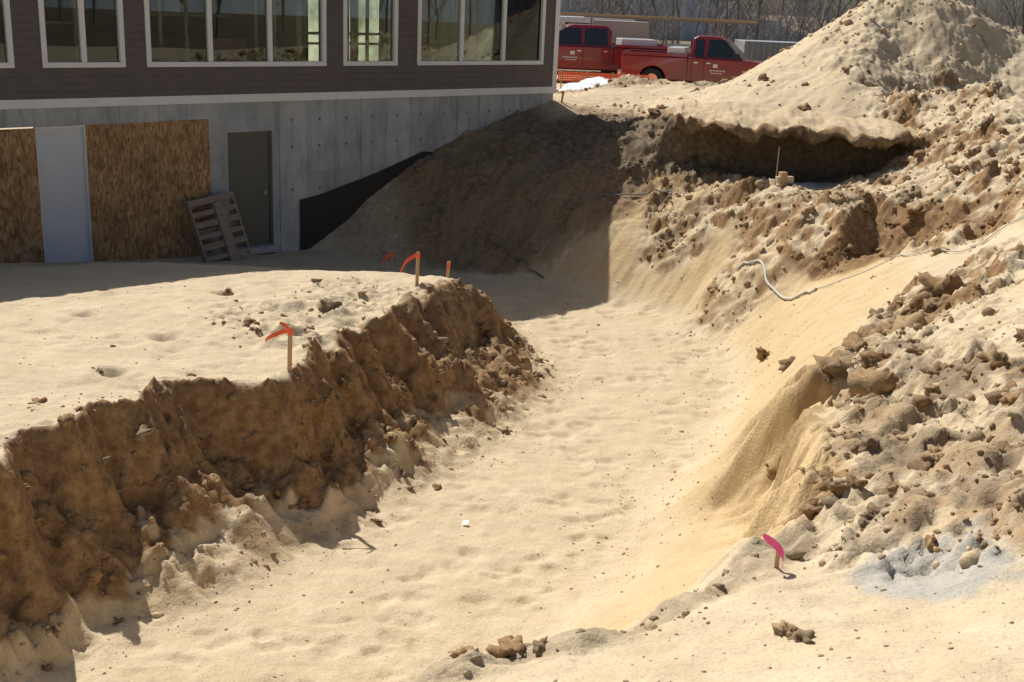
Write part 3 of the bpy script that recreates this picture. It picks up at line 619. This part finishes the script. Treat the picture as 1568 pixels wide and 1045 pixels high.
boxes('truck_toolbox',[(-1.4,-.8,-.8,.8,1.2,1.5)],vwhite,T2,.03)
boxes('toolbox',[(-2.4,-1.1,-.7,.7,1.21,1.5)],vwhite,T1,.03)
R_=empty('ladder_rack_trailer',(5.2,49.5,2.0),math.radians(-3))
tan=simple('tan_box_body',(.52,.45,.36),(.46,.4,.32),1,.6)
boxes('box_body',[(-2.4,-.1,-1,1,1.0,2.35)],tan,R_,.04)
boxes('deck',[(-2.6,3.2,-1,1,.75,.95)],blackp,R_)
boxes('rack_posts',[(x,x+.06,s-.03,s+.03,.95,2.45) for x in(-2.5,.6,2.9) for s in(-.95,.95)],pw,R_)
boxes('rack_rails',[(-2.8,3.6,s-.03,s+.03,2.451,2.50) for s in(-.95,.95)],pw,R_)
boxes('rack_crossbars',[(x,x+.05,-.92,.92,2.455,2.495) for x in(-2.5,.6,2.9)],pw,R_)
boxes('lumber',[(-4.6,4.3,-.9+.55*k,-.76+.55*k,2.505,2.54+.05*(k%2)) for k in range(4)],wood,R_)
boxes('side_boards',[(-.0,3.1,-1,-.96,.95,1.5),(-.0,3.1,.96,1.0,.95,1.5)],vwhite,R_)
for cx in(-1.6,2.2):
    for s in(-1,1): cyl('wheel',cx,s*.86,.38,.38,.25,tire,R_)
Vn=empty('white_van',(1.9,53,2.1),math.radians(182));Vn.scale=(1.12,1.12,1.12)
prism('van_body',[(-2.6,.5)]+arch(-1.7)[::-1]+arch(1.7)[::-1]+[(2.6,.5),(2.65,.95),(2.2,1.15),(1.5,1.9),(1.2,2.05),(-2.5,2.1),(-2.6,1.9)],-.95,.95,vwhite,Vn,.06)
for s in(-1,1):
    mesh('side_window',[(.4,s*.955,1.25),(1.9,s*.955,1.2),(1.4,s*.955,1.8),(.4,s*.955,1.85)],[(0,1,2,3)],dglass,Vn)
    mesh('rear_side_window',[(-2.2,s*.955,1.3),(.2,s*.955,1.3),(.2,s*.955,1.85),(-2.2,s*.955,1.85)],[(0,1,2,3)],dglass,Vn)
    for cx in(-1.7,1.7): cyl('wheel',cx,s*.86,.38,.38,.25,tire,Vn)
FN=empty('orange_safety_fence',(0,0,0))
L=[];Pp=[(1.3+k*.9,1.34+k*.9,40.98,41.02,1.9,2.72) for k in range(4)]
for r in range(5): L.append((1.2,4.4,41.021,41.027,2.35+r*.07,2.35+r*.07+.05))
for k in range(40): L.append((1.2+k*.08,1.245+k*.08,41.028,41.034,2.35,2.68))
boxes('mesh_panel',L,orange,FN);boxes('posts',Pp,wood,FN)
ct=empty('storage_container',(14.2,62,1.9),.05)
boxes('container_body',[(-3,3,-1.2,1.2,.1,1.6)],simple('pale_container',(.36,.37,.38),(.30,.31,.32),2,.6),ct,.03)
boxes('container_ribs',[(-2.95+.3*k,-2.85+.3*k,-1.23,-1.2,.15,1.55) for k in range(20)],tan,ct)
boxes('container_skids',[(-2.9,2.9,-1.1,-.9,0,.1),(-2.9,2.9,.9,1.1,0,.1)],blackp,ct)

# ---------------------------------------------------------------- trees
bark=simple('bare_tree_bark',(.15,.135,.125),(.26,.245,.235),2,.9)
def tree_geo(V,Fc,base,h,seed,rs=1.0,mx=3):
    rr=random.Random(seed)
    def seg(p,q,r0,r1):
        d=(q-p).normalized();a_=d.orthogonal().normalized();b_=d.cross(a_);n=len(V)
        for pt,r in((p,r0),(q,r1)):
            for k in range(3):
                t=k*2.0944;V.append(tuple(pt+a_*r*math.cos(t)+b_*r*math.sin(t)))
        for k in range(3): Fc.append((n+k,n+(k+1)%3,n+3+(k+1)%3,n+3+k))
    def grow(p,d,l,r,lev):
        k=5 if lev==0 else 3
        for i in range(k):
            q=p+d*l/k;d2=(d+Vector((rr.gauss(0,.12),rr.gauss(0,.12),rr.gauss(.03,.06)))).normalized()
            seg(p,q,r,r*.78);r*=.78;p=q
            if lev<mx:
                for _ in range(2 if lev<2 else 1):
                    ang=rr.uniform(0,6.28);up=rr.uniform(.2,.9)
                    nd=(d*.55+Vector((math.cos(ang),math.sin(ang),up))*.75).normalized()
                    grow(p,nd,l*rr.uniform(.3,.55),max(r*.5,.010),lev+1)
            d=d2
    grow(Vector(base),Vector((rr.gauss(0,.05),rr.gauss(0,.05),1)).normalized(),h,(.012*h+.03)*rs,0)
V=[];Fc=[]
for k in range(70):
    y=random.uniform(64,100);x=random.uniform(-.02,.5)*y
    tree_geo(V,Fc,(x,y,1.9),random.uniform(5,10),k,.9)
for k in range(75):
    y=random.uniform(62,80);x=random.uniform(-.02,.5)*y
    tree_geo(V,Fc,(x,y,1.7),random.uniform(2,3.6),500+k,.6)
for k in range(45):
    a_=random.uniform(-1.1,.75);d=random.uniform(40,75);tree_geo(V,Fc,(d*math.cos(a_),d*math.sin(a_),1.9),random.uniform(6,11),900+k,1,2)
mesh('distant_bare_trees',V,Fc,bark)
V=[];Fc=[]
hz=simple('hazy_woods',(.70,.74,.82),(.40,.425,.47),.8,1,stretch=(1,1,.12))  # distance haze put into the woods' base colour
n=900
for i in range(n+1):
    an=math.radians(-60+250*i/n);d=118+6*math.sin(i*.05)
    x=d*math.sin(an);y=d*math.cos(an)
    s_=x/max(y,1)
    h=5.9+(0 if s_<.16 else -2.6*min(1,(s_-.16)/.07))+(3 if y<40 else 0)
    h+=.5*mnoise.noise(Vector((i*.06,0,0)))+.5*mnoise.noise(Vector((i*.4,3,0)))+.35*mnoise.noise(Vector((i*1.7,9,0)))
    V+=[(x,y,1.5),(x,y,h)]
    if i: k=2*i;Fc.append((k-2,k,k+1,k-1))
mesh('wooded_ridge_hill',V,Fc,hz)

# ---------------------------------------------------------------- light, sky, camera
el=math.radians(48);sd=Vector((-.633*math.cos(el),.774*math.cos(el),math.sin(el)))
sl=bpy.data.lights.new('sun','SUN');sl.energy=5.0;sl.angle=math.radians(.5);sl.color=(1,.97,.91)
so=link(bpy.data.objects.new('sun',sl));so.rotation_euler=(-sd).to_track_quat('-Z','Y').to_euler();so.location=(-20,30,40)
w=bpy.data.worlds.new('World');scene.world=w;w.use_nodes=True;nt=w.node_tree;bg=nt.nodes['Background']
sk=N(nt,'ShaderNodeTexSky',sky_type='NISHITA');sk.sun_disc=False;sk.sun_elevation=el;sk.sun_rotation=math.atan2(-.633,.774)
sk.air_density=1.0;sk.dust_density=2.5;sk.ozone_density=1.0
nt.links.new(sk.outputs[0],bg.inputs[0]);bg.inputs[1].default_value=.066
cd=bpy.data.cameras.new('camera');cd.sensor_width=36;cd.lens=40.18;cd.clip_start=.1;cd.clip_end=3000
cam=link(bpy.data.objects.new('camera',cd));cam.location=(0,0,5)
cam.rotation_euler=(Matrix.Rotation(math.radians(90-16.6),3,'X')@Matrix.Rotation(math.radians(2.52),3,'Z')).to_euler()
scene.camera=cam
scene.view_settings.view_transform='Standard';scene.view_settings.look='None';scene.view_settings.exposure=0
